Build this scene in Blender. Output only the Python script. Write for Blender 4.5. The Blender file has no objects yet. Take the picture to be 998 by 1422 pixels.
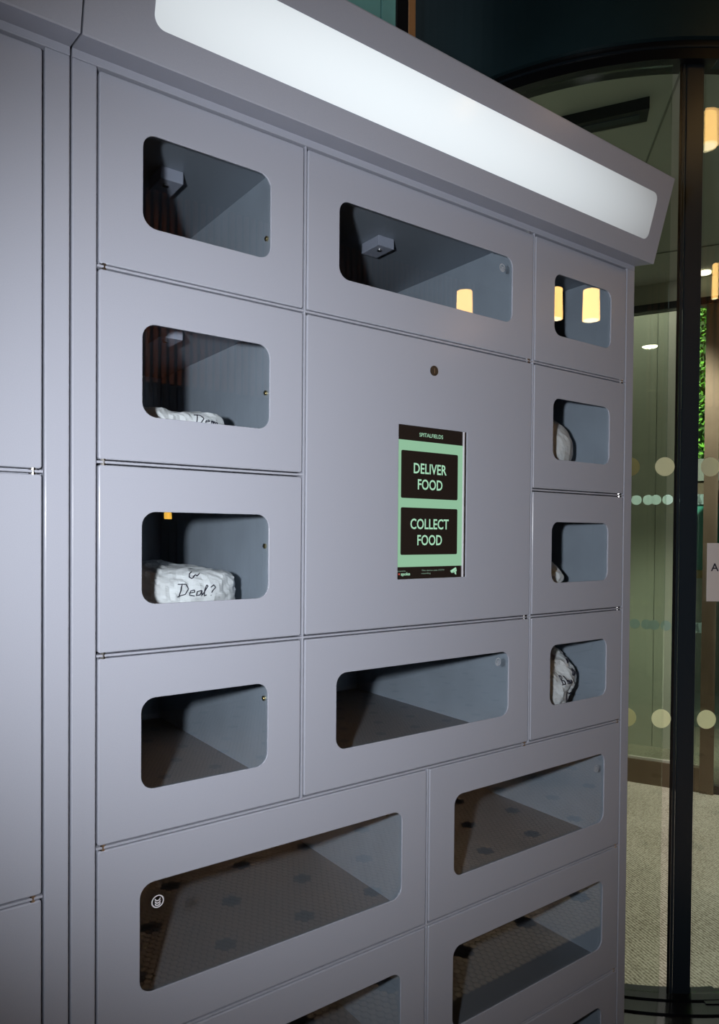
import bpy, bmesh, math, random
from mathutils import Vector, Matrix, noise
from mathutils.bvhtree import BVHTree
random.seed(7)
S = bpy.context.scene
COL = S.collection
# ------------------------------------------------------------------ camera
F_PX, PPY = 1000.0, 757.39
YAW, PITCH, ROLL = 0.6323, -0.01596, 0.00804
cam_d = bpy.data.cameras.new('camera'); cam = bpy.data.objects.new('camera', cam_d); COL.objects.link(cam)
cam_d.sensor_fit = 'VERTICAL'; cam_d.sensor_height = 36.0; cam_d.lens = 36.0 * F_PX / 1422.0
cam_d.shift_y = (PPY - 711.0) / 1422.0
cam_d.clip_start = 0.02
f0 = Vector((math.sin(YAW), math.cos(YAW), 0)); r0 = Vector((math.cos(YAW), -math.sin(YAW), 0)); u0 = Vector((0, 0, 1))
fw = f0 * math.cos(PITCH) + u0 * math.sin(PITCH); up = u0 * math.cos(PITCH) - f0 * math.sin(PITCH)
rt = r0 * math.cos(ROLL) + up * math.sin(ROLL); up2 = up * math.cos(ROLL) - r0 * math.sin(ROLL)
m = Matrix((rt, up2, -fw)).transposed().to_4x4(); m.translation = Vector((-0.2722, -0.9428, 1.3602))
cam.matrix_world = m
S.camera = cam
# ------------------------------------------------------------------ world, exposure
S.view_settings.view_transform = 'Standard'; S.view_settings.look = 'None'
S.view_settings.exposure = 0.0; S.view_settings.gamma = 1.0; S.view_settings.use_curve_mapping = False
w = bpy.data.worlds.new('world'); S.world = w; w.use_nodes = True
bg = w.node_tree.nodes['Background']; bg.inputs[0].default_value = (0.62, 0.75, 0.80, 1); bg.inputs[1].default_value = 0.15
# ------------------------------------------------------------------ lights of the place, added fill lights and the flash on the camera
def light(name, kind, loc, power, color, size=0.1, rot=None, spot=None, blend=1.0):
    d = bpy.data.lights.new(name, kind); d.energy = power; d.color = color
    if kind == 'AREA': d.shape = 'DISK'; d.size = size
    elif kind != 'SUN': d.shadow_soft_size = size
    if kind == 'SPOT': d.spot_size = spot; d.spot_blend = blend
    o = bpy.data.objects.new(name, d); COL.objects.link(o); o.location = loc
    if rot is not None: o.rotation_mode = 'QUATERNION'; o.rotation_quaternion = Vector(rot).to_track_quat('-Z', 'Y')
    return o
light('camera_flash', 'SPOT', (-0.45, -0.90, 1.405), 80, (0.97, 0.985, 1.0), 0.022, (0.98, 0.93, -0.02), math.radians(92), 1.0)
light('pendant_fill_spot', 'SPOT', (2.57, -1.96, 2.505), 9, (1.0, 0.58, 0.36), 0.02, (-1.57, 1.96, -0.80), math.radians(62), 1.0)  # added spot below a pendant, boosts its warm light on the doors
light('panel_fill_spot', 'SPOT', (3.62, 1.52, 3.3), 26, (1.0, 0.95, 0.80), 0.1, (0.02, 0, -1), math.radians(130), 1.0)  # added fill, brightens the grey-green panels beyond the far glass
light('glazing_fill_spot', 'SPOT', (0.55, -0.35, 3.85), 22, (0.95, 1.0, 1.0), 0.05, (0.25, 0.95, -1.0), math.radians(45), 1.0)  # added fill, brightens the teal glazed screen behind the header
light('slat_fill_spot', 'SPOT', (1.4, -2.3, 3.85), 90, (1.0, 0.66, 0.45), 0.05, (0.1, -2.0, -1.1), math.radians(60), 1.0)  # added fill on the slat wall so it shows mirrored in the panes
light('drum_downlight', 'SPOT', (3.15, 1.0, 2.66), 220, (1.0, 0.95, 0.86), 0.05, (-0.15, 0, -1), math.radians(95), 0.6)
light('drum_fill_light', 'AREA', (2.2, 0.9, 2.68), 3.0, (1.0, 0.88, 0.70), 0.10, (0, 0, -1))  # added fill inside the drum, belongs to no fixture
light('floor_fill_spot', 'SPOT', (0.8, -2.1, 3.85), 150, (1.0, 0.80, 0.60), 0.05, (0, 0, -1), math.radians(54), 0.6)  # added fill on the tiles to strengthen their reflection in the panes
light('floor_fill_spot', 'SPOT', (2.4, -2.1, 3.85), 150, (1.0, 0.80, 0.60), 0.05, (0, 0, -1), math.radians(54), 0.6)  # second added fill for the tile floor
light('sun', 'SUN', (9, 0, 8), 7.0, (1.0, 0.97, 0.9), 0.02, (0.75, 0.75, -1.0))

# ------------------------------------------------------------------ materials
def mat(name, col=(0.5, 0.5, 0.5), rough=0.5, metal=0.0, spec=0.5, emit=None, estr=0.0, noise_scale=None, noise_amt=0.0, bump=0.0, bump_scale=200.0):
    mt = bpy.data.materials.new(name); mt.use_nodes = True
    nt = mt.node_tree; b = nt.nodes['Principled BSDF']
    b.inputs['Base Color'].default_value = (*col, 1); b.inputs['Roughness'].default_value = rough
    b.inputs['Metallic'].default_value = metal; b.inputs['Specular IOR Level'].default_value = spec
    if emit: b.inputs['Emission Color'].default_value = (*emit, 1); b.inputs['Emission Strength'].default_value = estr
    tc = nt.nodes.new('ShaderNodeTexCoord')
    if noise_scale:
        n = nt.nodes.new('ShaderNodeTexNoise'); n.inputs['Scale'].default_value = noise_scale; n.inputs['Detail'].default_value = 6
        nt.links.new(tc.outputs['Object'], n.inputs['Vector'])
        r = nt.nodes.new('ShaderNodeMapRange'); r.inputs[1].default_value = 0.3; r.inputs[2].default_value = 0.7
        r.inputs[3].default_value = 1 - noise_amt; r.inputs[4].default_value = 1 + noise_amt
        nt.links.new(n.outputs['Fac'], r.inputs[0])
        mx = nt.nodes.new('ShaderNodeVectorMath'); mx.operation = 'SCALE'; mx.inputs[0].default_value = col
        nt.links.new(r.outputs[0], mx.inputs['Scale']); nt.links.new(mx.outputs[0], b.inputs['Base Color'])
    if bump:
        n2 = nt.nodes.new('ShaderNodeTexNoise'); n2.inputs['Scale'].default_value = bump_scale; n2.inputs['Detail'].default_value = 4
        nt.links.new(tc.outputs['Object'], n2.inputs['Vector'])
        bp = nt.nodes.new('ShaderNodeBump'); bp.inputs['Strength'].default_value = bump; bp.inputs['Distance'].default_value = 0.001
        nt.links.new(n2.outputs['Fac'], bp.inputs['Height']); nt.links.new(bp.outputs[0], b.inputs['Normal'])
    return mt
def glass(name, tint=(1, 1, 1), f0=0.04, rough=0.0, gain=1.0, smudge=False):
    # thin clear sheet: tinted transmission plus a mirror layer by Schlick's law
    mt = bpy.data.materials.new(name); mt.use_nodes = True; nt = mt.node_tree; nt.nodes.clear()
    out = nt.nodes.new('ShaderNodeOutputMaterial'); mix = nt.nodes.new('ShaderNodeMixShader')
    tr = nt.nodes.new('ShaderNodeBsdfTransparent'); tr.inputs[0].default_value = (*tint, 1)
    gl = nt.nodes.new('ShaderNodeBsdfGlossy'); gl.inputs['Roughness'].default_value = rough; gl.inputs[0].default_value = (gain, gain, gain, 1)
    lw = nt.nodes.new('ShaderNodeLayerWeight'); lw.inputs[0].default_value = 0.5
    p = nt.nodes.new('ShaderNodeMath'); p.operation = 'POWER'; p.inputs[1].default_value = 5
    a = nt.nodes.new('ShaderNodeMath'); a.operation = 'MULTIPLY_ADD'; a.inputs[1].default_value = 1 - f0; a.inputs[2].default_value = f0
    nt.links.new(lw.outputs['Facing'], p.inputs[0]); nt.links.new(p.outputs[0], a.inputs[0])
    nt.links.new(a.outputs[0], mix.inputs[0]); nt.links.new(tr.outputs[0], mix.inputs[1]); nt.links.new(gl.outputs[0], mix.inputs[2])
    nt.links.new(mix.outputs[0], out.inputs[0])
    return mt
M = {}
M['paint'] = mat('locker_grey_paint', (0.325, 0.343, 0.412), 0.54, 0.0, 0.22, noise_scale=900, noise_amt=0.03)
b_ = M['paint'].node_tree.nodes['Principled BSDF']; b_.inputs['Coat Weight'].default_value = 0.14; b_.inputs['Coat Roughness'].default_value = 0.20
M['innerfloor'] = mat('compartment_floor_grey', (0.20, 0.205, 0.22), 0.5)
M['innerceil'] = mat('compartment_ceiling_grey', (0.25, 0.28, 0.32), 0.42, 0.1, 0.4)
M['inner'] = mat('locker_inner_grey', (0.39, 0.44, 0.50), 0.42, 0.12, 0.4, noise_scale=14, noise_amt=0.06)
M['dark'] = mat('shadow_gap_black', (0.02, 0.022, 0.03), 0.6)
M['steel'] = mat('bright_steel', (0.72, 0.70, 0.68), 0.22, 1.0)
M['brass'] = mat('brass_screw', (0.62, 0.52, 0.30), 0.25, 1.0)
M['pane'] = glass('door_pane_clear', (0.93, 0.95, 0.97), 0.055)
M['sign'] = mat('backlit_diffuser', (0.45, 0.47, 0.5), 0.12, 0, 0.5, (0.86, 0.95, 1.0), 0.62)
nt = M['sign'].node_tree     # the lamps behind the diffuser: slightly brighter towards its middle
b = nt.nodes['Principled BSDF']; tc = nt.nodes.new('ShaderNodeTexCoord'); sp = nt.nodes.new('ShaderNodeSeparateXYZ')
nt.links.new(tc.outputs['Generated'], sp.inputs[0])
def m_(op, *a):
    n = nt.nodes.new('ShaderNodeMath'); n.operation = op
    for i, x in enumerate(a):
        if isinstance(x, (int, float)): n.inputs[i].default_value = x
        else: nt.links.new(x, n.inputs[i])
    return n.outputs[0]
gx = m_('MULTIPLY', m_('SUBTRACT', sp.outputs[0], 0.40), 1.75); gz = m_('MULTIPLY', m_('SUBTRACT', sp.outputs[2], 0.5), 0.7)
rr = m_('ADD', m_('MULTIPLY', gx, gx), m_('MULTIPLY', gz, gz))
nt.links.new(m_('SUBTRACT', 0.74, m_('MULTIPLY', rr, 0.48)), b.inputs['Emission Strength'])
M['black'] = mat('screen_black', (0.012, 0.009, 0.008), 0.12, 0, 0.5, (0.012, 0.008, 0.006), 0.5)
M['mint'] = mat('screen_mint', (0.05, 0.08, 0.06), 0.15, 0, 0.5, (0.265, 0.50, 0.32), 0.88)
M['minttext'] = mat('screen_mint_text', (0.05, 0.08, 0.06), 0.2, 0, 0.5, (0.36, 0.66, 0.45), 0.95)
M['dimtext'] = mat('screen_small_text', (0.05, 0.08, 0.06), 0.2, 0, 0.5, (0.22, 0.34, 0.26), 0.8)
M['reddot'] = mat('screen_red_dot', (0.1, 0.02, 0.02), 0.2, 0, 0.5, (0.55, 0.08, 0.05), 0.8)
M['lock'] = mat('black_lock', (0.02, 0.02, 0.018), 0.28, 0.4)
M['sticker'] = mat('white_print', (0.62, 0.62, 0.68), 0.4)
M['stickerfaint'] = mat('faint_print', (0.42, 0.46, 0.52), 0.4)
M['paper'] = mat('white_paper', (0.86, 0.87, 0.86), 0.65, 0, 0.3, noise_scale=30, noise_amt=0.04, bump=0.5, bump_scale=60)
M['blackbag'] = mat('black_fold', (0.01, 0.01, 0.012), 0.5)
M['ink'] = mat('black_ink', (0.012, 0.012, 0.03), 0.5)
M['lampglow'] = mat('lamp_shade_glow', (0.8, 0.7, 0.5), 0.5, 0, 0.3, (1.0, 0.57, 0.18), 12.0)
M['lampend'] = mat('lamp_bulb_glow', (0.8, 0.7, 0.5), 0.5, 0, 0.3, (1.0, 0.80, 0.48), 12.0)
M['amber'] = mat('amber_glow', (0.8, 0.5, 0.1), 0.5, 0, 0.3, (1.0, 0.55, 0.08), 8.0)
M['spotglow'] = mat('downlight_glow', (0.8, 0.8, 0.7), 0.5, 0, 0.3, (1.0, 0.86, 0.55), 3.5)
M['walnut'] = mat('walnut_slat', (0.36, 0.16, 0.10), 0.45, noise_scale=40, noise_amt=0.25)
M['navyslat'] = mat('navy_slat', (0.014, 0.02, 0.032), 0.5)
M['navy'] = mat('navy_metal', (0.020, 0.048, 0.062), 0.38, 0.2, noise_scale=3, noise_amt=0.2)
M['blackmetal'] = mat('black_metal', (0.008, 0.009, 0.012), 0.3, 0.3)
M['post'] = mat('post_dark_blue', (0.012, 0.020, 0.030), 0.35, 0.1)
M['bronze'] = mat('bronze_frame', (0.17, 0.125, 0.085), 0.4, 0.4, noise_scale=8, noise_amt=0.1)
M['goldpost'] = mat('brown_mullion', (0.42, 0.22, 0.10), 0.4, 0.3)
M['drumceil'] = mat('drum_ceiling_paint', (0.36, 0.38, 0.33), 0.6, noise_scale=2, noise_amt=0.06)
M['ceilseam'] = mat('ceiling_seam', (0.17, 0.18, 0.15), 0.6)
M['greenwall'] = mat('grey_green_panel', (0.56, 0.555, 0.50), 0.45, noise_scale=1.2, noise_amt=0.1)
M['drumglass'] = glass('curved_green_glass', (0.88, 0.92, 0.87), 0.03)
M['doorglass'] = glass('door_leaf_glass', (0.90, 0.95, 0.92), 0.045)
M['tealglass'] = mat('teal_glass', (0.16, 0.38, 0.38), 0.15, 0, 0.5, noise_scale=5, noise_amt=0.15)
M['dot'] = mat('frosted_cream_dot', (0.88, 0.88, 0.66), 0.6)
nt = M['dot'].node_tree      # frosted film lets the light behind it through
tl_ = nt.nodes.new('ShaderNodeBsdfTranslucent'); tl_.inputs[0].default_value = (0.95, 0.95, 0.74, 1); mx_ = nt.nodes.new('ShaderNodeMixShader'); mx_.inputs[0].default_value = 0.5
nt.links.new(nt.nodes['Principled BSDF'].outputs[0], mx_.inputs[1]); nt.links.new(tl_.outputs[0], mx_.inputs[2]); nt.links.new(mx_.outputs[0], nt.nodes['Material Output'].inputs[0])
M['dotteal'] = mat('frosted_teal_dot', (0.26, 0.38, 0.34), 0.6)
M['signwhite'] = mat('sign_white_card', (0.62, 0.58, 0.58), 0.5)
M['teal'] = mat('teal_panel', (0.05, 0.26, 0.19), 0.4)
M['pale'] = mat('pale_stone', (0.50, 0.50, 0.42), 0.7, noise_scale=5, noise_amt=0.1)
M['woodstrip'] = mat('light_wood_rail', (0.45, 0.30, 0.12), 0.5)
M['leaf'] = mat('leaf_green', (0.20, 0.50, 0.06), 0.5, noise_scale=6, noise_amt=0.4)
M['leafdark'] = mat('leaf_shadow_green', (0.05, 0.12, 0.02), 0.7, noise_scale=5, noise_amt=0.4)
M['greywall'] = mat('grey_outer_wall', (0.22, 0.23, 0.20), 0.7)
M['tile'] = mat('hex_tile_cream', (0.62, 0.48, 0.38), 0.35)
M['tileblack'] = mat('hex_tile_black', (0.02, 0.02, 0.025), 0.3)
M['grout'] = mat('dark_grout', (0.02, 0.016, 0.014), 0.8)
M['floorblack'] = mat('black_floor', (0.010, 0.010, 0.012), 0.35, noise_scale=30, noise_amt=0.2)
M['plaster'] = mat('dark_lobby_wall', (0.03, 0.032, 0.036), 0.7)
M['lobbyceil'] = mat('lobby_ceiling_paint', (0.05, 0.05, 0.05), 0.8)
# ribbed entrance carpet: diagonal ribs and speckle
def carpet():
    mt = mat('ribbed_carpet', (0.3, 0.27, 0.21), 0.9, 0, 0.1); nt = mt.node_tree; b = nt.nodes['Principled BSDF']
    tc = nt.nodes.new('ShaderNodeTexCoord'); mp = nt.nodes.new('ShaderNodeMapping'); mp.inputs['Rotation'].default_value = (0, 0, math.radians(18))
    nt.links.new(tc.outputs['Object'], mp.inputs[0])
    wv = nt.nodes.new('ShaderNodeTexWave'); wv.inputs['Scale'].default_value = 26; wv.inputs['Distortion'].default_value = 0.6; wv.inputs['Detail'].default_value = 1
    nt.links.new(mp.outputs[0], wv.inputs['Vector'])
    no = nt.nodes.new('ShaderNodeTexNoise'); no.inputs['Scale'].default_value = 120; no.inputs['Detail'].default_value = 3
    nt.links.new(tc.outputs['Object'], no.inputs['Vector'])
    no2 = nt.nodes.new('ShaderNodeTexNoise'); no2.inputs['Scale'].default_value = 3.5; no2.inputs['Detail'].default_value = 3
    nt.links.new(tc.outputs['Object'], no2.inputs['Vector'])
    def mm(op, a, c):
        n = nt.nodes.new('ShaderNodeMath'); n.operation = op
        for i, x in enumerate((a, c)):
            if isinstance(x, (int, float)): n.inputs[i].default_value = x
            else: nt.links.new(x, n.inputs[i])
        return n.outputs[0]
    fac = mm('ADD', mm('MULTIPLY', wv.outputs['Fac'], 0.30), mm('ADD', mm('MULTIPLY', no.outputs['Fac'], 0.9), mm('MULTIPLY', no2.outputs['Fac'], 0.3)))
    cr = nt.nodes.new('ShaderNodeValToRGB'); nt.links.new(fac, cr.inputs[0])
    cr.color_ramp.elements[0].position = 0.45; cr.color_ramp.elements[0].color = (0.12, 0.10, 0.07, 1)
    cr.color_ramp.elements[1].position = 0.95; cr.color_ramp.elements[1].color = (0.46, 0.43, 0.36, 1)
    nt.links.new(cr.outputs[0], b.inputs['Base Color'])
    bp = nt.nodes.new('ShaderNodeBump'); bp.inputs['Strength'].default_value = 0.6; bp.inputs['Distance'].default_value = 0.004
    nt.links.new(fac, bp.inputs['Height']); nt.links.new(bp.outputs[0], b.inputs['Normal'])
    return mt
M['carpet'] = carpet()

# ------------------------------------------------------------------ helpers
def obj(name, bm, m=None, parent=None, loc=None, smooth=False, mats=None):
    me = bpy.data.meshes.new(name)
    if isinstance(bm, bmesh.types.BMesh):
        bm.normal_update(); bm.to_mesh(me); bm.free()
    else: me.from_pydata(*bm); me.update()
    for k in (mats or [m]): me.materials.append(M[k])
    if smooth:
        for p in me.polygons: p.use_smooth = True
    o = bpy.data.objects.new(name, me); COL.objects.link(o)
    if parent: o.parent = parent
    if loc: o.location = loc
    return o
def rebase(o, base):
    # put a top-level mesh's origin at its own base
    base = Vector(base); o.data.transform(Matrix.Translation(-base)); o.location = base
    return o
def tag(o, label=None, cat=None, group=None, kind=None):
    if label: o['label'] = label
    if cat: o['category'] = cat
    if group: o['group'] = group
    if kind: o['kind'] = kind
    return o
def thing(name, label, cat, group=None, loc=(0, 0, 0)):
    o = bpy.data.objects.new(name, None); COL.objects.link(o); o.location = loc; o.empty_display_size = 0.05
    return tag(o, label, cat, group)
def at(parent, o):
    o.location = Vector(o.location) - parent.location
    return o
def box(x0, x1, y0, y1, z0, z1, bev=0.0, seg=2, bm=None):
    own = bm or bmesh.new()
    vs = [own.verts.new((x, y, z)) for x in (x0, x1) for y in (y0, y1) for z in (z0, z1)]
    fs = [own.faces.new([vs[i] for i in q]) for q in ((0, 1, 3, 2), (4, 6, 7, 5), (0, 4, 5, 1), (2, 3, 7, 6), (0, 2, 6, 4), (1, 5, 7, 3))]
    if bev:
        es = list({e for f in fs for e in f.edges})
        bmesh.ops.bevel(own, geom=es, offset=bev, segments=seg, profile=0.5, affect='EDGES')
    return own
def prism(pts, z0, z1, bm=None):
    own = bm or bmesh.new(); n = len(pts)
    a = [own.verts.new((x, y, z0)) for x, y in pts]; b = [own.verts.new((x, y, z1)) for x, y in pts]
    own.faces.new(a[::-1]); own.faces.new(b)
    for i in range(n): own.faces.new((a[i], a[(i + 1) % n], b[(i + 1) % n], b[i]))
    bmesh.ops.recalc_face_normals(own, faces=own.faces)
    return own
def cyl(c, axis, r, h, n=24, bm=None, r2=None):
    own = bm or bmesh.new(); ax = Vector(axis).normalized()
    t = Vector((0, 0, 1)) if abs(ax.z) < 0.9 else Vector((1, 0, 0)); u = ax.cross(t).normalized(); v = ax.cross(u)
    c = Vector(c); r2 = r if r2 is None else r2; A = []; B = []
    for i in range(n):
        a = 2 * math.pi * i / n; d = u * math.cos(a) + v * math.sin(a)
        A.append(own.verts.new(c + d * r)); B.append(own.verts.new(c + ax * h + d * r2))
    fs = [own.faces.new(A[::-1]), own.faces.new(B)]
    for i in range(n): fs.append(own.faces.new((A[i], A[(i + 1) % n], B[(i + 1) % n], B[i])))
    bmesh.ops.recalc_face_normals(own, faces=fs)
    return own
def rrect(x0, x1, z0, z1, r, n=6):
    pts = []
    for cx, cz, a0 in ((x1 - r, z1 - r, 0), (x0 + r, z1 - r, 90), (x0 + r, z0 + r, 180), (x1 - r, z0 + r, 270)):
        for i in range(n + 1):
            a = math.radians(a0 + 90 * i / n); pts.append((cx + r * math.cos(a), cz + r * math.sin(a)))
    return pts
def loft(loops, cap0=False, cap1=False, bm=None):
    own = bm or bmesh.new(); R = [[own.verts.new(p) for p in l] for l in loops]; n = len(R[0])
    for a, b in zip(R, R[1:]):
        for i in range(n): own.faces.new((a[i], a[(i + 1) % n], b[(i + 1) % n], b[i]))
    if cap0: own.faces.new(R[0])
    if cap1: own.faces.new(R[-1])
    bmesh.ops.recalc_face_normals(own, faces=own.faces)
    return own
def L(pts, y): return [(x, y, z) for x, z in pts]
def arcpts(c, r, a0, a1, n): return [(c[0] + r * math.cos(math.radians(a0 + (a1 - a0) * i / n)), c[1] + r * math.sin(math.radians(a0 + (a1 - a0) * i / n))) for i in range(n + 1)]
def arcband(c, r0, r1, a0, a1, z0, z1, n=48):
    return prism(arcpts(c, r0, a0, a1, n) + arcpts(c, r1, a1, a0, n), z0, z1)

# ------------------------------------------------------------------ locker bank, facing -Y, front at Y = 0
D = 0.62
def door_mesh(x0, x1, z0, z1, hole=None, hr=0.019):
    g = 0.0035
    x0 += g; x1 -= g; z0 += g; z1 -= g
    o = lambda e, y: L(rrect(x0 + e, x1 - e, z0 + e, z1 - e, max(0.0035 - e, 0.001)), y)
    edge = [o(0.0, 0.0175), o(0.0, 0.0022), o(0.0002, 0.0012), o(0.0008, 0.0004), o(0.0018, 0.0)]
    if hole:
        a, b, c, d = hole
        h = lambda e, y: L(rrect(a - e, b + e, c - e, d + e, hr + e), y)
        loops = edge + [h(0.0006, 0.0), h(0.0001, 0.0003), h(0.0, 0.0008), h(0.0, 0.0024), o(0.0022, 0.0024), o(0.0022, 0.0175), o(0, 0.0175)]
        return loft(loops)
    return loft(edge, True, True)
def compartment(x0, x1, z0, z1, y0=0.0185, y1=0.565):
    bm = bmesh.new(); t = 0.001
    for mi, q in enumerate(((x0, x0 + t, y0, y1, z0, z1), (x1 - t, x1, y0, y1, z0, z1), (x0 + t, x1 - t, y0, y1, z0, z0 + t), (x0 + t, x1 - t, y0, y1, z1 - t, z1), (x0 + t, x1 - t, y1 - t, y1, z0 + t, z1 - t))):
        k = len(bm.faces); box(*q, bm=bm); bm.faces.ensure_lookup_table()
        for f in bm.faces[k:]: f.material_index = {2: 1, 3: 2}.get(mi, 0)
    return bm
X0, X1, XM, X2, X3 = 0.0, 0.3122, 0.5725, 0.8373, 1.1450
Z = [1.950, 1.700, 1.450, 1.200, 0.950, 0.6712, 0.3924, 0.1136]
cab = thing('locker_cabinet', 'grey parcel-style food locker cabinet with windowed doors, touchscreen and lit white sign header', 'locker', 'grey locker cabinets')
COLS = {'L': (X0, X1), 'M': (X1, X2), 'R': (X2, X3), 'WL': (X0, XM), 'WR': (XM, X3)}
cells = []
for r in range(4):
    cells.append(('L', r, r + 1, (0.0603, 0.2518))); cells.append(('R', r, r + 1, (0.8993, 1.0875)))
cells += [('M', 0, 1, (0.3748, 0.7752)), ('M', 3, 4, (0.3755, 0.7765))]
for r in (4, 5, 6):
    cells.append(('WL', r, r + 1, (0.0592, 0.5141))); cells.append(('WR', r, r + 1, (0.6370, 1.0850)))
doors = {}
def logo(parent, x, z, s, m):
    # round emblem: a ring around three stacked downward arcs
    bm = bmesh.new(); n = 28; y0, y1 = 0.00235, 0.0026
    def ring(ro, ri, a0=0, a1=360, cx=x, cz=z, k=n):
        P = []
        for i in range(k + 1):
            a = math.radians(a0 + (a1 - a0) * i / k)
            P.append([bm.verts.new((cx + q * math.cos(a), y0, cz + q * math.sin(a))) for q in (ro, ri)])
        for p, q in zip(P, P[1:]): bm.faces.new((p[0], p[1], q[1], q[0]))
    ring(s, s * 0.82)
    for j in range(3): ring(s * 0.52, s * 0.34, 190, 350, x, z + s * (0.55 - 0.38 * j), 10)
    o = obj('logo_sticker', bm, m, parent); tag(o, 'round white emblem sticker with three stacked arcs')
for key, ra, rb, wx in cells:
    x0, x1 = COLS[key]; zt, zb = Z[ra], Z[rb]
    h = 0.1235 if ra < 4 else 0.150
    hole = (wx[0], wx[1], zt - 0.0625 - h, zt - 0.0625)
    d = obj('door', door_mesh(x0, x1, zb, zt, hole), 'paint', cab); doors[key, ra] = (d, hole)
    obj('window_pane', box(wx[0] - 0.012, wx[1] + 0.012, 0.0026, 0.0046, hole[2] - 0.012, hole[3] + 0.012), 'pane', d)
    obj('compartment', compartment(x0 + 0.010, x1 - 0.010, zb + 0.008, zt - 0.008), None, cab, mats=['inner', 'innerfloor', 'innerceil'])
    # latch screw on the right inner wall
    if key in ('L', 'WL'):
        bm = cyl((x1 - 0.011, 0.100, zt - 0.111), (-1, 0, 0), 0.0042, 0.003, 14)
        cyl((x1 - 0.014, 0.100, zt - 0.111), (-1, 0, 0), 0.0028, 0.0012, 10, bm=bm)
        obj('screw', bm, 'brass', cab)
# the screwed block under the ceiling of the upper compartments (sensor housings)
for key, ra, xc in (('L', 0, 0.165), ('L', 1, 0.165), ('M', 0, 0.6010)):
    zt = Z[ra] - 0.009; y = 0.20
    s = obj('sensor_block', box(xc - 0.016, xc + 0.022, y - 0.028, y + 0.028, zt - 0.020, zt, 0.001), 'paint', cab)
    obj('screw', cyl((xc - 0.002, y - 0.012, zt - 0.0235), (0, 0, 1), 0.0045, 0.0035, 14), 'steel', s)
for key, ra, x, z, s, m in (('WL', 4, 0.0845, 0.8575, 0.0088, 'sticker'), ('M', 0, 0.7490, 1.8640, 0.0075, 'stickerfaint'), ('M', 3, 0.7490, 1.1190, 0.0075, 'stickerfaint'), ('WR', 4, 1.0590, 0.8570, 0.0075, 'stickerfaint')):
    logo(doors[key, ra][0], x, z, s, m)
# control panel door, lock and touchscreen
SX0, SX1, SZ0, SZ1 = 0.4988, 0.6590, 1.2836, 1.5462
cp = obj('control_panel', door_mesh(X1, X2, Z[3], Z[1], (SX0, SX1, SZ0, SZ1), 0.0012), 'paint', cab)
bm = cyl((0.5765, -0.0015, 1.6458), (0, 1, 0), 0.0088, 0.004, 28)
k_ = obj('lock', bm, 'lock', cab)
obj('key_slot', box(0.5758, 0.5772, -0.0022, -0.0014, 1.6415, 1.6500), 'bronze', k_)
scr = obj('touchscreen', box(SX0 - 0.01, SX1 + 0.01, 0.0040, 0.0120, SZ0 - 0.01, SZ1 + 0.01), 'black', cab)
ya = 0.0036
CX0, CX1 = 0.4975, 0.6515
obj('screen_background', box(CX0, CX1, ya, 0.0040, 1.3042, 1.5213), 'mint', scr)
def rbox(x0, x1, z0, z1, r, y0, y1): return loft([L(rrect(x0, x1, z0, z1, r, 4), y0), L(rrect(x0, x1, z0, z1, r, 4), y1)], True, True)
for za, zb in ((1.4222, 1.5037), (1.3250, 1.4062)):
    obj('screen_button', rbox(0.5075, 0.6395, za, zb, 0.0028, ya - 0.0003, ya), 'black', scr)
obj('bezel_glint_strip', box(0.6520, 0.6542, 0.0015, 0.0040, SZ0, SZ1), 'sticker', scr)  # chrome edge, its glint put into a white colour
def text(body, xc, zc, cap, m, parent, y, width=None, bold=0.0, align='CENTER', name='lettering', normal=None):
    cu = bpy.data.curves.new(name, 'FONT'); cu.body = body; cu.size = 1.0; cu.align_x = align; cu.offset = bold; cu.resolution_u = 3
    t = bpy.data.objects.new(name, cu); COL.objects.link(t)
    dg = bpy.context.evaluated_depsgraph_get(); me = bpy.data.meshes.new_from_object(t.evaluated_get(dg))
    bpy.data.objects.remove(t)
    xs = [v.co.x for v in me.vertices]; s = cap / 0.70
    sx = width / (max(xs) - min(xs)) if width else s
    off = (max(xs) + min(xs)) / 2 if align == 'CENTER' else min(xs)
    for v in me.vertices: v.co = Vector((xc + (v.co.x - off) * sx, y, zc + (v.co.y - 0.35) * s))
    me.materials.append(M[m]); o = bpy.data.objects.new(name, me); COL.objects.link(o); o.parent = parent
    return o
yt = ya - 0.0005
XC = 0.5735
text('SPITALFIELDS', XC + 0.0015, 1.5328, 0.0066, 'minttext', scr, yt, 0.055, 0.0)
text('DELIVER', XC, 1.4745, 0.0175, 'minttext', scr, yt, 0.0765, 0.014)
text('FOOD', XC, 1.4470, 0.0175, 'minttext', scr, yt, 0.0575, 0.014)
text('COLLECT', XC, 1.3785, 0.0175, 'minttext', scr, yt, 0.0895, 0.014)
text('FOOD', XC, 1.3505, 0.0175, 'minttext', scr, yt, 0.0575, 0.014)
text('powered by', 0.5000, 1.2975, 0.0026, 'dimtext', scr, yt, 0.019, 0.0, 'LEFT')
text('spoke', 0.5085, 1.2925, 0.0052, 'minttext', scr, yt, 0.0205, 0.02, 'LEFT')
obj('logo_dot', cyl((0.5048, yt, 1.2922), (0, 1, 0), 0.0016, 0.0004, 12), 'reddot', scr)
text('This device uses CCTV', 0.5550, 1.2975, 0.0026, 'dimtext', scr, yt, 0.054, 0.0, 'LEFT')
text('recording', 0.5550, 1.2925, 0.0026, 'dimtext', scr, yt, 0.021, 0.0, 'LEFT')
bm = bmesh.new()
for poly in (((0.6235, 1.2955), (0.6365, 1.3015), (0.6385, 1.2985), (0.6260, 1.2915)), ((0.6265, 1.2910), (0.6385, 1.2980), (0.6390, 1.2945), (0.6340, 1.2930)), ((0.6335, 1.2925), (0.6375, 1.2935), (0.6380, 1.2880), (0.6345, 1.2895))):
    bm.faces.new([bm.verts.new((x, yt, z)) for x, z in poly])
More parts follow.
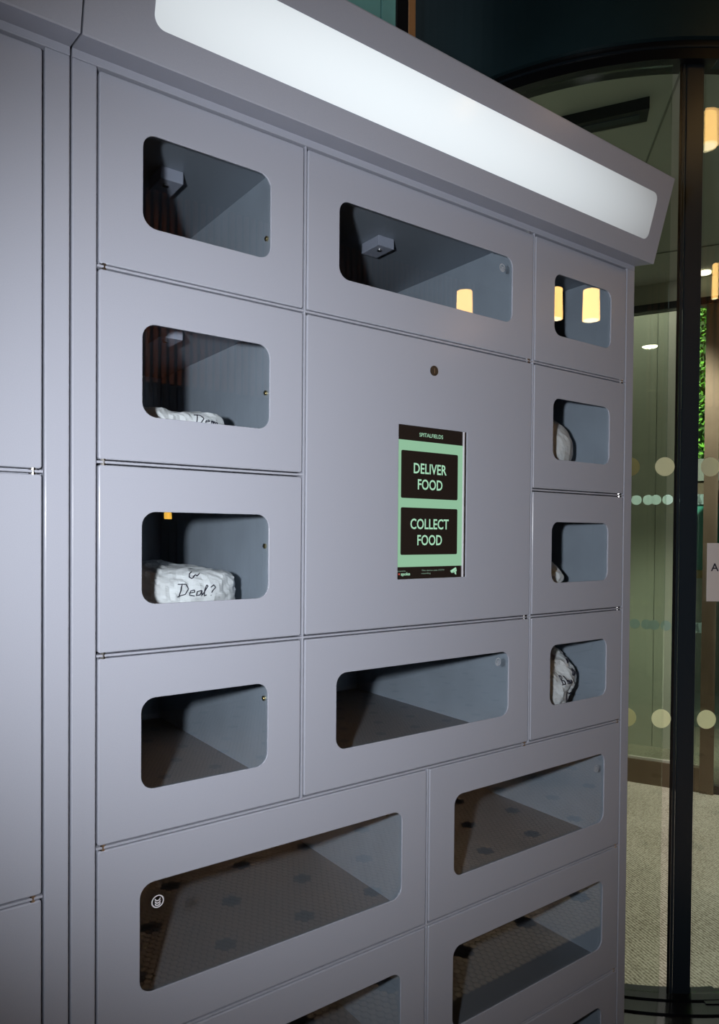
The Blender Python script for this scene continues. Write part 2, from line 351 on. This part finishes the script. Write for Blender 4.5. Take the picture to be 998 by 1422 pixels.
obj('camera_icon', bm, 'minttext', scr)
# frame: jambs, top rail, dividers, gap blockers, plinth, shell
XL, XR = -0.0295, 1.1725
obj('jamb', box(XL, X0 + 0.0010, 0.0, 0.04, 0.02, 1.9505, 0.002, 3), 'paint', cab)
obj('jamb', box(X3 - 0.0010, XR, 0.0, 0.04, 0.02, 1.9505, 0.0012), 'paint', cab)
obj('top_rail', box(XL, XR, 0.0, 0.04, 1.9505, 2.06, 0.0008), 'paint', cab)
obj('plinth', box(XL, XR, 0.03, 0.06, 0.0, 0.112), 'dark', cab)
dv = 0.0016
def div(x0, x1, z0, z1): return box(x0, x1, 0.0004, 0.0186, z0, z1, 0.0004, 1)
def stop(x0, x1, z0, z1): return box(x0, x1, 0.0186, 0.0206, z0, z1)
for x, a, b in ((X1, 0, 4), (X2, 0, 4), (XM, 4, 7)):
    d = obj('divider', div(x - dv, x + dv, Z[b], Z[a]), 'paint', cab)
for x0, x1, rows in ((X0, X1, (1, 2, 3)), (X1, X2, (1, 3)), (X2, X3, (1, 2, 3)), (X0, X3, (4,)), (X0, XM, (5, 6)), (XM, X3, (5, 6)), (X0, X3, (7,))):
    for r in rows: obj('divider', div(x0 + dv, x1 - dv, Z[r] - dv, Z[r] + dv), 'paint', cab)
# black strips added behind the doors block light and keep the gaps dark
bm = bmesh.new()
for x, a, b in ((X0, 0, 7), (X3, 0, 7), (X1, 0, 4), (X2, 0, 4), (XM, 4, 7)): box(x - 0.0095, x + 0.0095, 0.0188, 0.0208, Z[b], Z[a], bm=bm)
for x0, x1, rows in ((X0, X1, (0, 1, 2, 3)), (X1, X2, (0, 1, 3)), (X2, X3, (0, 1, 2, 3)), (X0, X3, (4, 7)), (X0, XM, (5, 6)), (XM, X3, (5, 6))):
    for r in rows: box(x0 + 0.01, x1 - 0.01, 0.0188, 0.0208, Z[r] - 0.0075, Z[r] + 0.0075, bm=bm)
obj('gap_blocker', bm, 'dark', cab)
bm = bmesh.new()
box(XL, XL + 0.002, 0.04, D, 0.02, 1.95, bm=bm); box(XR - 0.002, XR, 0.04, D, 0.0, 1.95, bm=bm)
box(XL, XR, 0.04, D, 1.957, 1.959, bm=bm); box(XL, XR, D - 0.002, D, 0.02, 1.95, bm=bm); box(XL, XR, 0.04, D, 0.02, 0.022, bm=bm)
obj('shell', bm, 'paint', cab)
# hinge pins in the gaps
for side, rows in (('L', (1, 2, 3, 4)), ('M', (0, 1, 3, 4)), ('R', (1, 2, 3, 4, 5, 6))):
    for r in rows:
        x = {'L': X0 + 0.0105, 'M': X2 - 0.0125, 'R': X3 - 0.0135}[side]
        bm = cyl((x, 0.0052, Z[r] - 0.0042), (0, 0, 1), 0.0050, 0.0084, 16)
        cyl((x, 0.0045, Z[r] - 0.0052), (0, 0, 1), 0.0022, 0.0104, 12, bm=bm)
        obj('hinge_pin', bm, 'steel', cab, smooth=False)
# header (canopy) with back-lit sign
def header(parent, x0, x1, y_top=-0.0924, sign=None):
    prof = [(0.0, 1.9612), (-0.0435, 1.9535), (-0.0448, 1.9525), (-0.0460, 1.9545), (-0.0918, 2.1180), (-0.0915, 2.1200), (-0.0900, 2.1210), (0.10, 2.190), (0.10, 1.9612)]
    loops = [[(x, y + iy, z) for y, z in prof] for x, iy in ((x0, 0), (x1, 0))]
    hd = obj('header', loft(loops, True, True), 'paint', parent)
    if sign:
        a, b, s0, s1 = sign
        p0 = Vector((0, -0.0460, 1.9545)); e = Vector((0, -0.0918 + 0.0460, 2.1180 - 1.9545)); ln = e.length; e.normalize(); nrm = Vector((0, -e.z, e.y))
        def P(x, s, dd): q = p0 + e * (s * ln) + nrm * dd; return (x, q.y, q.z)
        R_ = lambda k, dd: [P(x, s / ln, dd) for x, s in rrect(a + k, b - k, s0 + k, s1 - k, 0.0155 - k, 8)]
        obj('sign_gasket', loft([R_(-0.0006, -0.001), R_(-0.0006, 0.0002)], True, True), 'paint', hd)
        obj('light_panel', loft([R_(0, -0.001), R_(0, 0.0003), R_(0.0003, 0.0006)], True, True), 'sign', hd)
    return hd
header(cab, XL, XR + 0.0002, sign=(0.0530, 1.1300, 0.0370, 0.1290))

# neighbouring unit on the left
cab2 = thing('locker_cabinet', 'plain grey locker cabinet with blank windowless doors, cut by the left edge', 'locker', 'grey locker cabinets')
XE = -1.20; XJ = -0.0615
for za, zb in ((1.4335, 1.950), (0.9080, 1.4335), (0.3924, 0.9080)):
    obj('door', door_mesh(-0.62, XJ + 0.0008, za, zb), 'paint', cab2)
    obj('door', door_mesh(XE + 0.03, -0.62, za, zb), 'paint', cab2)
obj('door', door_mesh(XE + 0.03, XJ + 0.0008, 0.1136, 0.3924), 'paint', cab2)
obj('jamb', box(XJ, -0.0320, 0.0, 0.04, 0.02, 1.9505, 0.002, 3), 'paint', cab2)
obj('jamb', box(XE, XE + 0.03, 0.0, 0.04, 0.02, 1.9505, 0.0012), 'paint', cab2)
obj('top_rail', box(XE, -0.0320, 0.0, 0.04, 1.9505, 2.06, 0.0008), 'paint', cab2)
obj('plinth', box(XE, -0.0320, 0.03, 0.06, 0.0, 0.112), 'dark', cab2)
for z in (1.4335, 0.9080, 0.3924):
    obj('divider', div(XE + 0.032, XJ - 0.001, z - dv, z + dv), 'paint', cab2)
    bm = cyl((XJ - 0.0125, 0.0052, z - 0.0042), (0, 0, 1), 0.0050, 0.0084, 16); obj('hinge_pin', bm, 'steel', cab2)
obj('divider', div(-0.62 - dv, -0.62 + dv, 0.3924, 1.95), 'paint', cab2)
obj('shell', box(XE, -0.0320, 0.0200, D, 0.02, 1.957), 'paint', cab2)
header(cab2, XE, -0.0320)
# dark jointing strip between the two units
tag(obj('cabinet_joint', box(-0.0318, -0.0297, 0.012, D, 0.0, 1.95), 'dark'), 'narrow black joint between the two grey locker cabinets', 'joint strip')

# ------------------------------------------------------------------ paper bags in the lockers
def bag(name, label, x0, x1, y0, y1, z0, z1, seed, shape=None, amp=0.010, fold=True, sharp=3.2, n=30):
    bm = bmesh.new(); bmesh.ops.create_cube(bm, size=2.0)
    bmesh.ops.subdivide_edges(bm, edges=bm.edges[:], cuts=n, use_grid_fill=True)
    c = Vector(((x0 + x1) / 2, (y0 + y1) / 2, (z0 + z1) / 2)); hs = Vector(((x1 - x0) / 2, (y1 - y0) / 2, (z1 - z0) / 2))
    for v in bm.verts:
        p = v.co.normalized(); k = (abs(p.x) ** sharp + abs(p.y) ** sharp + abs(p.z) ** sharp) ** (1 / sharp); q = p / k
        if shape: q = shape(q)
        w_ = Vector((q.x * hs.x, q.y * hs.y, q.z * hs.z)) + c
        s_ = Vector((seed * 3.7, seed * 1.3, seed * 7.1))
        a = noise.noise(w_ * 18 + s_); rdg = 1 - abs(noise.noise(w_ * Vector((30, 30, 46)).length * 0.55 + s_ * 2)) * 2
        r2 = 1 - abs(noise.noise(w_ * 75 + s_)) * 2
        w_ += p * (a * amp * 1.2 + (rdg - 0.5) * amp * 0.55 + (r2 - 0.5) * amp * 0.22)
        w_.z = max(w_.z, z0); v.co = w_
    o = obj(name, bm, 'paper', smooth=False); tag(o, label, 'bag', 'paper bags in the lockers')
    rebase(o, (c.x, c.y, z0))
    return o, c
def scribble(parent, strokes, ox, oz, sc, r=0.00085, y_from=-0.2, slant=0.0):
    # pen strokes laid on the bag's own surface
    me = parent.data; bvh = BVHTree.FromPolygons([v.co for v in me.vertices], [tuple(p.vertices) for p in me.polygons])
    P0 = parent.location; cu = bpy.data.curves.new('handwriting', 'CURVE'); cu.dimensions = '3D'; cu.bevel_depth = r; cu.bevel_resolution = 1
    for st in strokes:
        pts = []
        for (ax, az), (bx, bz) in zip(st, st[1:]):
            for k in range(4):
                t = k / 4; pts.append((ax + (bx - ax) * t, az + (bz - az) * t))
        pts.append(st[-1]); out = []
        for x, z in pts:
            q = Vector((ox + (x + slant * z) * sc - P0.x, y_from - P0.y, oz + z * sc - P0.z))
            hit, nrm, i, dist = bvh.ray_cast(q, Vector((0, 1, 0)))
            if hit: out.append(hit + Vector((0, -0.0006, 0)))
        if len(out) < 2: continue
        sp = cu.splines.new('POLY'); sp.points.add(len(out) - 1)
        for a, b in zip(sp.points, out): a.co = (*b, 1)
    t = bpy.data.objects.new('handwriting', cu); COL.objects.link(t)
    dg = bpy.context.evaluated_depsgraph_get(); m2 = bpy.data.meshes.new_from_object(t.evaluated_get(dg)); bpy.data.objects.remove(t)
    m2.materials.append(M['ink']); o = bpy.data.objects.new('handwriting', m2); COL.objects.link(o); o.parent = parent
    return o
GL = {
 'D': ([(0.15, 0), (0.2, 1.0)], [(-0.1, 0.95), (0.5, 0.95), (0.8, 0.6), (0.6, 0.2), (0.0, 0.02)]),
 'e': ([(0, 0.28), (0.4, 0.34), (0.35, 0.5), (0.1, 0.42), (0.05, 0.12), (0.45, 0.05)],),
 'a': ([(0.4, 0.45), (0.08, 0.38), (0.05, 0.08), (0.35, 0.12), (0.42, 0.45), (0.5, 0.02)],),
 'l': ([(0.0, 0.1), (0.3, 0.75), (0.2, 0.85), (0.1, 0.4), (0.2, 0.02), (0.35, 0.1)],),
 'm': ([(0, 0.02), (0.05, 0.42), (0.2, 0.4), (0.22, 0.05), (0.3, 0.38), (0.45, 0.38), (0.5, 0.02)],),
 'i': ([(0.1, 0.4), (0.12, 0.02)], [(0.14, 0.62), (0.18, 0.66)]),
 '?': ([(0.0, 0.65), (0.2, 0.85), (0.4, 0.65), (0.2, 0.38), (0.18, 0.25)], [(0.16, 0.08), (0.2, 0.04)]),
 'B': ([(0.1, 0), (0.15, 1.0)], [(-0.15, 0.95), (0.4, 1.0), (0.45, 0.7), (0.1, 0.55), (0.5, 0.42), (0.45, 0.08), (-0.1, 0.0)]),
 'h': ([(0.1, 0.9), (0.05, 0.02)], [(0.05, 0.25), (0.25, 0.45), (0.35, 0.3), (0.38, 0.0)]),
 'u': ([(0, 0.42), (0.05, 0.08), (0.25, 0.06), (0.35, 0.42), (0.42, 0.02)],),
 '~': ([(0, 0.3), (0.3, 0.7), (0.15, 0.4), (0.6, 0.65), (0.9, 0.5), (1.4, 0.6), (1.2, 0.35)],),
 'J': ([(0.6, 0.9), (0.2, 0.7), (0.0, 0.3), (0.25, 0.1), (0.6, 0.3)], [(0.5, 0.3), (0.9, 0.55), (1.1, 0.4), (1.5, 0.7)]),
}
def word(s, adv=0.62):
    out = []; x = 0
    for ch in s:
        for st in GL[ch]: out.append([(x + a, b) for a, b in st])
        x += adv + (0.35 if ch in 'DB' else 0)
    return out
b3, _ = bag('paper_bag', 'white paper bag marked Deal? lying in the third left-hand locker', 0.022, 0.262, 0.095, 0.33, 1.2095, 1.3060, 3, shape=lambda q: Vector((q.x, q.y, q.z - 0.10 * max(q.x, 0) ** 2 + 0.10 * (1 - q.x) * 0.3)), amp=0.0085, sharp=5)
scribble(b3, word('Deal?', 0.52), 0.148, 1.262, 0.0205, slant=0.25)
scribble(b3, word('J'), 0.170, 1.2885, 0.012)
b2, _ = bag('paper_bag', 'white paper bag marked Demi, only its top edge above the second left-hand sill', 0.020, 0.240, 0.095, 0.31, 1.4595, 1.5480, 5, shape=lambda q: Vector((q.x, q.y, q.z + 0.10 * q.x)), amp=0.0085, sharp=5)
scribble(b2, word('Demi', 0.60), 0.1760, 1.5260, 0.0155, slant=0.15)
b4, _ = bag('paper_bag', 'upright crumpled white paper bag with scribbled name in the fourth right-hand locker', 0.862, 1.090, 0.040, 0.300, 0.9595, 1.1350, 8, shape=lambda q: Vector((q.x * (1 - 0.34 * max(q.z, 0) ** 1.6) + 0.08 * q.z, q.y * (1 - 0.35 * max(q.z, 0)), q.z)), amp=0.013, sharp=2.8)
scribble(b4, word('Bhu', 0.50), 0.988, 1.0400, 0.0175, r=0.0012, slant=0.1)
scribble(b4, [[(0, 0), (0.6, 1.3), (1.0, 1.1)], [(0.9, 1.0), (1.3, 1.2), (1.35, 0.8), (1.8, 1.0)], [(1.0, -0.2), (1.9, 1.4)], [(1.6, -0.3), (2.4, 1.3)]], 1.010, 0.998, 0.016, r=0.0012)
scribble(b4, [[(0, 1), (0.1, 0.2), (0.4, 0.1), (0.5, 1.0), (0.9, 1.1), (0.8, 0.2), (1.2, 0.6)], [(-0.6, 2.2), (-0.2, 2.8), (0.2, 2.5), (-0.1, 2.1)]], 1.036, 1.052, 0.013, r=0.0012)
b5, _ = bag('paper_bag', 'smooth white paper bag leaning in the second right-hand locker', 0.866, 1.098, 0.045, 0.30, 1.4595, 1.6350, 11, shape=lambda q: Vector((q.x, q.y, q.z)), amp=0.004, sharp=2.1)
b6, _ = bag('paper_bag', 'crumpled white paper bag in shadow in the third right-hand locker', 0.872, 1.032, 0.050, 0.26, 1.2095, 1.3170, 15, amp=0.013, sharp=3)

# ------------------------------------------------------------------ floor, walls and ceiling of the lobby
def struct(name, bm, m, parent=None, **k):
    o = obj(name, bm, m, parent, **k)
    if not parent: o['kind'] = 'structure'
    return o
WY = -4.30; CZ = 3.90
fl = struct('floor', box(-4.0, 7.0, WY - 0.1, 0.9, -0.10, -0.003), 'grout')
struct('trim_1', box(-4.0, 7.0, -0.55, 0.9, -0.003, 0.0005), 'floorblack')
struct('wall_back', box(-4.0, 1.00, 0.66, 0.74, 0.0, CZ), 'plaster')
wf = struct('wall_front', box(-4.0, 7.0, WY - 0.10, WY, 0.0, CZ), 'plaster')
struct('wall_left', box(-4.1, -4.0, WY, 0.74, 0.0, CZ), 'plaster')
struct('wall_right', box(7.0, 7.1, WY, -0.6, 0.0, CZ), 'plaster')
struct('ceiling', box(-4.0, 7.0, WY - 0.1, 0.9, CZ, CZ + 0.1), 'lobbyceil')
# hexagonal mosaic tiles (only seen mirrored in the lower panes)
def hexes(x0, x1, y0, y1, pred, skirt=True):
    s = 0.0254; gap = 0.0038; R = (s - gap) / math.sqrt(3); V = []; Fc = []
    j = math.ceil(y0 / (s * 0.866)); 
    while j * s * 0.866 < y1:
        i = math.ceil(x0 / s - (0.5 if j % 2 else 0))
        while True:
            x = (i + (0.5 if j % 2 else 0)) * s; y = j * s * 0.866
            if x > x1: break
            if pred(i, j):
                n = len(V)
                top = [(x + R * math.cos(math.radians(30 + 60 * k)), y + R * math.sin(math.radians(30 + 60 * k)), 0.0) for k in range(6)]
                V += top; Fc.append(tuple(range(n, n + 6)))
                if skirt:
                    V += [(a, b, -0.003) for a, b, _ in top]
                    Fc += [(n + k, n + 6 + k, n + 6 + (k + 1) % 6, n + (k + 1) % 6) for k in range(6)]
            i += 1
        j += 1
    return V, [], Fc
def is_flower(i, j):
    # seven-tile flowers on a staggered grid, 12 tiles apart
    for dj in (-1, 0, 1):
        jj = j + dj
        if jj % 11 == 0:
            band = jj // 11; ci = (band * 6) % 12 if band % 2 else 0
            rel = i - ci
            if dj == 0 and rel % 12 in (11, 0, 1): return True
            if dj != 0:
                # neighbours in the rows beside
                off = {0, -1} if (j % 2) else {0, 1}
                if rel % 12 in {o % 12 for o in off}: return True
    return False
tl = obj('mosaic_tile', hexes(-0.6, 4.6, -2.6, -0.56, lambda i, j: not is_flower(i, j)), 'tile', fl); tl['kind'] = 'stuff'
tb = obj('mosaic_tile', hexes(-0.6, 4.6, -2.6, -0.56, is_flower), 'tileblack', fl); tb['kind'] = 'stuff'; tb['label'] = 'black flower-pattern hexagon tiles'
tf = obj('mosaic_tile', hexes(-1.5, 6.0, -4.29, -2.61, lambda i, j: not is_flower(i, j), False), 'tile', fl); tf['kind'] = 'stuff'
# fluted wall opposite: walnut slats above, navy panelling slats below
me_w = None; me_n = None
ZS = 2.47
for i in range(100):
    x = -1.2 + i * 0.062
    if me_w is None:
        a = obj('slat', box(0, 0.036, 0, 0.03, ZS, CZ - 0.01, 0.006, 1), 'walnut', wf); me_w = a.data
        b = obj('slat', box(0, 0.036, 0, 0.03, 0.02, ZS - 0.01, 0.006, 1), 'navyslat', wf); me_n = b.data
    else:
        a = bpy.data.objects.new('slat', me_w); COL.objects.link(a); a.parent = wf
        b = bpy.data.objects.new('slat', me_n); COL.objects.link(b); b.parent = wf
    a.location = (x, WY, 0); b.location = (x, WY, 0)
# lamps
def pendant(x, y, zt, zb, rad, label, group=None, m='lampglow'):
    t = thing('pendant_lamp', label, 'lamp', group or 'warm pendant lamps of the lobby', (x, y, zb))
    h = zt - zb
    bm = cyl((0, 0, 0), (0, 0, 1), rad * 1.04, h, 24, r2=rad * 0.96); obj('shade', bm, m, t)
    obj('bulb_end', cyl((0, 0, -0.002), (0, 0, 1), rad * 0.9, 0.004, 20), 'lampend', t)
    obj('ceiling_cord', cyl((0, 0, h), (0, 0, 1), 0.0025, CZ - zt - 0.004, 6), 'blackmetal', t)
    return t
pendant(3.140, -1.545, 2.725, 2.560, 0.045, 'warm cylindrical pendant lamp mirrored in the top right locker window, right one')
pendant(2.960, -1.655, 2.725, 2.560, 0.045, 'warm cylindrical pendant lamp mirrored at the left edge of the top right locker window')
pendant(2.570, -1.960, 2.712, 2.520, 0.044, 'warm cylindrical pendant lamp mirrored at the bottom of the wide top middle window')
pendant(1.598, -0.628, 3.005, 2.880, 0.040, 'warm tube pendant lamp mirrored high in the glass right of the dark post')
pendant(0.855, -3.693, 3.560, 3.262, 0.022, 'slim warm tube lamp mirrored in the right-hand glass, nearer the post')
pendant(0.962, -3.940, 3.560, 3.282, 0.022, 'slim warm tube lamp mirrored in the right-hand glass, nearer the picture edge')
pendant(2.080, -2.050, 2.385, 2.305, 0.014, 'tiny warm tube pendant lamp mirrored as a streak on the lit white sign')
sc = thing('wall_light', 'small amber two-slot wall light mirrored in the third left-hand locker window', 'lamp', None, (1.76, WY + 0.031, 1.46))
for k in (-1, 1): obj('lamp_slot', box(-0.0125 + k * 0.0145, 0.0125 + k * 0.0145, 0, 0.02, 0, 0.11, 0.002, 1), 'amber', sc)
obj('backplate', box(-0.032, 0.032, -0.001, 0.008, -0.004, 0.114), 'blackmetal', sc)

# ------------------------------------------------------------------ glazed screen above and behind the lockers
gs = thing('glazed_screen', 'teal-glazed screen with dark and brown mullions high behind the locker header', 'glass screen', None, (0.5, 0.62, 2.2))
for nm, x0, x1, m, y0, y1 in (('glass_panel', -0.6, 0.33, 'tealglass', 0.60, 0.61), ('glass_panel', 0.345, 0.915, 'tealglass', 0.60, 0.61), ('glass_panel', 0.918, 0.967, 'tealglass', 0.60, 0.61), ('mullion', 0.330, 0.345, 'blackmetal', 0.59, 0.63), ('mullion', 0.969, 1.012, 'blackmetal', 0.60, 0.63), ('mullion', 1.019, 1.046, 'goldpost', 0.61, 0.63)):
    at(gs, obj(nm, box(x0, x1, y0, y1, 1.98, CZ - 0.001, 0.002, 1), m, gs))
at(gs, obj('post_cap', box(-0.6, 1.046, 0.585, 0.635, 1.965, 1.979), 'blackmetal', gs))

# ------------------------------------------------------------------ revolving door
CC = (2.297, 0.923); RR = 0.922
rd = thing('revolving_door', 'revolving entrance door with dark blue post, curved green-tinted glass and dotted manifestations', 'door', None, (CC[0], CC[1], 0))
def rp(name, bm, m, **k): return at(rd, obj(name, bm, m, rd, **k))
rp('fascia', arcband(CC, RR - 0.03, RR + 0.045, 95, 300, 2.775, CZ - 0.001, 96), 'navy')
rp('header_ring', arcband(CC, RR - 0.04, RR + 0.030, 95, 300, 2.722, 2.774, 96), 'blackmetal')
rp('header_bead', arcband(CC, RR + 0.030, RR + 0.034, 95, 300, 2.752, 2.758, 96), 'post')
rp('threshold', arcband(CC, RR - 0.03, RR + 0.03, 95, 240, 0.0, 0.014, 72), 'blackmetal')
rp('threshold', arcband(CC, RR + 0.035, RR + 0.085, 95, 240, 0.0, 0.008, 72), 'blackmetal')
rp('curved_glass', arcband(CC, RR - 0.006, RR + 0.004, 96, 229, 0.0145, 2.721, 72), 'drumglass', smooth=False)
# dark post and inner edge strips
def quadpost(p, q, depth, z0, z1):
    p = Vector((*p, 0)); q = Vector((*q, 0)); n_ = Vector((0.88, 0.475, 0)) * depth
    return prism([(p.x, p.y), (q.x, q.y), ((q + n_).x, (q + n_).y), ((p + n_).x, (p + n_).y)], z0, z1)
bmq = quadpost((1.7195, 0.2004), (1.7607, 0.1695), 0.07, 0.0, CZ - 0.002)
bmesh.ops.bevel(bmq, geom=[e for e in bmq.edges if abs((e.verts[0].co - e.verts[1].co).z) > 1], offset=0.004, segments=2, affect='EDGES')
rp('post', bmq, 'post')
rp('post_edge', quadpost((1.7056, 0.2108), (1.7115, 0.2063), 0.04, 0.0, 2.75), 'blackmetal')
rp('post_edge', quadpost((1.7125, 0.2056), (1.7185, 0.2010), 0.03, 0.0, 2.75), 'post')
# flat leaf right of the post with a notice card
T_ = Vector((0.8, -0.6, 0)); N_ = Vector((-0.6, -0.8, 0)); Pp = Vector((1.80, 0.14, 0))
def leafquad(s0, s1, d0, d1, z0, z1):
    P_ = [Pp + T_ * s + N_ * d for s, d in ((s0, d0), (s1, d0), (s1, d1), (s0, d1))]
    return prism([(p.x, p.y) for p in P_], z0, z1)
rp('leaf_glass', leafquad(-0.046, 0.86, -0.004, 0.004, 0.02, 2.72), 'doorglass')
rp('leaf_stile', leafquad(0.86, 0.92, -0.02, 0.02, 0.0, 2.72), 'post')
rp('leaf_top_rail', leafquad(-0.02, 0.92, -0.02, 0.02, 2.721, CZ - 0.003), 'navy')
rp('leaf_threshold', leafquad(-0.02, 0.92, -0.03, 0.04, 0.0, 0.012), 'blackmetal')
# manifestation dots: big cream ones on the near glass, small teal ones on the far glass
def disc_at(p, nrm, r, name, m, th=0.0012): return rp(name, cyl(p, nrm, r, th, 28), m)
def ringpt(ang, z, off=0.006):
    a = math.radians(ang); return (CC[0] + (RR + off) * math.cos(a), CC[1] + (RR + off) * math.sin(a), z), (math.cos(a), math.sin(a), 0)
for z in (1.563, 0.827):
    for ang in (149.4, 155.5, 161.6, 167.7, 173.8, 179.9, 186, 192.1, 198.2, 204.3, 210.4, 216.5, 222.6, 228.6):
        p, n_ = ringpt(ang, z); disc_at(p, n_, 0.0275, 'manifestation_dot', 'dot')
    for s in (-0.016, 0.10, 0.22, 0.34, 0.46, 0.58, 0.70):
        p = Pp + T_ * s + N_ * 0.005; disc_at((p.x, p.y, z), N_, 0.0275, 'manifestation_dot', 'dot')
card = thing('notice_card', 'white notice card reading Au fixed to the glass at the right edge', 'sign', None, tuple(Pp + T_ * 0.0 + N_ * 0.006 + Vector((0, 0, 1.172))))
rotc = Matrix(((T_.x, -N_.x, 0), (T_.y, -N_.y, 0), (0, 0, 1))).to_4x4()
card.matrix_world = Matrix.Translation(card.location) @ rotc
obj('card', box(-0.0225, 0.12, -0.0025, 0.0, 0.0, 0.170, 0.001, 1), 'signwhite', card)
text('Au', -0.0115, 0.100, 0.0225, 'ink', card, -0.0030, None, 0.012, 'LEFT')
# ceiling of the drum with seams, slot fixture and downlight
F0 = Vector((3.286, 1.376, 0)); E_ = Vector((0.437, -0.8995, 0)); NF = Vector((-0.8995, -0.437, 0))
def fp(s, d=0.0): p = F0 + E_ * s + NF * d; return (p.x, p.y)
ceil_pts = arcpts(CC, RR - 0.041, 130, 292, 60) + [fp(1.1, -0.30), fp(-1.1, -0.30)]
rp('drum_ceiling', prism(ceil_pts, 2.722, 2.745), 'drumceil')
def strip2(a, b, wd, z0, z1):
    a = Vector((*a, 0)); b = Vector((*b, 0)); t = (b - a).normalized(); n_ = Vector((-t.y, t.x, 0)) * wd / 2
    return prism([(p.x, p.y) for p in (a - n_, b - n_, b + n_, a + n_)], z0, z1)
rp('ceiling_seam', strip2((1.735, 0.225), (2.45, 0.88), 0.006, 2.7185, 2.7215), 'ceilseam')
rp('ceiling_seam', strip2((2.55, 1.75), (3.30, 0.35), 0.007, 2.7185, 2.7215), 'ceilseam')
so = rp('slot_fixture', prism([(1.640, 0.586), (1.712, 0.600), (1.832, 0.395), (1.772, 0.348)], 2.685, 2.7215), 'blackmetal')
so2 = at(rd, obj('slot_lens', prism([(1.675, 0.560), (1.705, 0.566), (1.800, 0.402), (1.776, 0.384)], 2.682, 2.685), 'post', rd))
rp('downlight', cyl((3.352, 1.020, 2.712), (0, 0, 1), 0.030, 0.010, 24), 'spotglow')
# far frames
def fq(s0, s1, d0, d1, z0, z1): return prism([fp(s0, d0), fp(s1, d0), fp(s1, d1), fp(s0, d1)], z0, z1)
rp('bottom_rail', fq(-0.62, 0.300, -0.02, 0.02, 0.0, 0.135), 'bronze')
rp('glazing_bead', fq(-0.62, 0.300, 0.005, 0.012, 0.136, 0.150), 'greenwall')
rp('bottom_rail', fq(0.301, 0.356, -0.02, 0.02, 0.0, 0.135), 'bronze')
rp('stile', fq(0.357, 0.424, -0.03, 0.03, 0.0, 2.60), 'bronze')
rp('far_header_bar', fq(-0.62, 1.0, -0.03, 0.035, 2.575, 2.612), 'blackmetal')
rp('lintel', fq(-0.62, 1.0, -0.02, 0.02, 2.613, 2.7215), 'drumceil')
rp('far_glass', fq(-0.62, 0.356, -0.004, 0.004, 0.151, 2.574), 'drumglass')
rp('far_glass', fq(0.425, 1.0, -0.004, 0.004, 0.05, 2.574), 'doorglass')
rp('bottom_rail', fq(0.425, 1.0, -0.03, 0.01, 0.0, 0.05), 'blackmetal')
for z in (1.558, 0.878):
    for s in (-0.35, -0.29, -0.19, -0.13, -0.035, 0.024, 0.083, 0.1227, 0.182, 0.24, 0.3308, 0.3491):
        p = fp(s, 0.006); disc_at((p[0], p[1], z), NF, 0.0272, 'manifestation_dot', 'dotteal')
# side wall of pale green-grey panels beyond the far glass
gw = thing('lobby_side_panel', 'grey-green wall panels seen through the far revolving-door glass', 'wall panel', None, (*fp(-0.2, -0.75), 0))
for k, (a, b) in enumerate(((-0.95, -0.26), (-0.257, 0.045), (0.048, 0.24))):
    at(gw, obj('panel', fq(a, b, -0.80, -0.75, 0.0, 3.40), 'greenwall', gw))
at(gw, obj('backing', fq(-0.95, 0.24, -0.83, -0.801, 0.0, 3.40), 'greenwall', gw))
# carpet in the drum and beyond
cp_pts = arcpts(CC, RR - 0.031, 130, 240, 40) + [(3.0, -0.4), (4.9, 0.3), (4.6, 2.6), (2.6, 2.9)]
struct('trim_2', prism(cp_pts, 0.0006, 0.006), 'carpet')
# ------------------------------------------------------------------ outdoors beyond the far glass
struct('trim_3', box(3.2, 16.0, -3.0, 10.0, -0.12, -0.11), 'pale')
vd = Vector((0.980, 0.198, 0))
Cam = Vector((-0.2722, -0.9428, 0)); va = Vector((0.877, 0.480, 0)).normalized()   # sight line through the gap right of the post
vn = Vector((-va.y, va.x, 0))
def oq(t0, t1, s0, s1, z0, z1):
    P_ = [Cam + va * t + vn * s for t, s in ((t0, s0), (t0, s1), (t1, s1), (t1, s0))]
    return prism([(p.x, p.y) for p in P_], z0, z1)
plw = thing('planter_wall', 'low planter wall with teal panel and light wood rail below the green hedge', 'wall', None, tuple(Cam + va * 8))
for nm, z0, z1, t0, m in (('base_wall', -0.11, 0.965, 7.6, 'pale'), ('wood_rail', 0.966, 1.04, 7.55, 'woodstrip'), ('teal_panel', 1.041, 1.67, 7.62, 'teal'), ('top_rail', 1.671, 1.89, 7.6, 'bronze'), ('coping', 1.891, 2.10, 7.58, 'greywall')):
    at(plw, obj(nm, oq(t0, 8.0, -1.2, 1.4, z0, z1), m, plw))
hd = thing('hedge', 'bright green leafy hedge outside, seen in the slit right of the dark post', 'hedge', None, tuple(Cam + va * 9))
rnd = random.Random(3); V = []; Fc = []
for i in range(26000):
    s = rnd.uniform(-1.4, 1.6); t = 8.15 + rnd.random() ** 2 * 1.2; z = rnd.uniform(2.0, 6.0)
    p = Cam + va * t + vn * s + Vector((0, 0, z)); a = Vector((rnd.gauss(0, 1), rnd.gauss(0, 1), rnd.gauss(0, 1))).normalized()
    b = a.orthogonal().normalized(); l = rnd.uniform(0.04, 0.075); c2 = a.cross(b) * l * 0.12; n = len(V)
    V += [tuple(p), tuple(p + a * l * 0.5 + b * l * 0.3 + c2), tuple(p + a * l), tuple(p + a * l * 0.5 - b * l * 0.3 + c2)]; Fc += [(n, n + 1, n + 2), (n, n + 2, n + 3)]
fo = at(hd, obj('foliage', (V, [], Fc), 'leaf', hd)); fo['kind'] = 'stuff'
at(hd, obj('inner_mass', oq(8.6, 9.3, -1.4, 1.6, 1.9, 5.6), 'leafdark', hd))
at(hd, obj('trunk', oq(8.5, 8.56, 0.1, 0.16, -0.11, 4.2), 'walnut', hd))
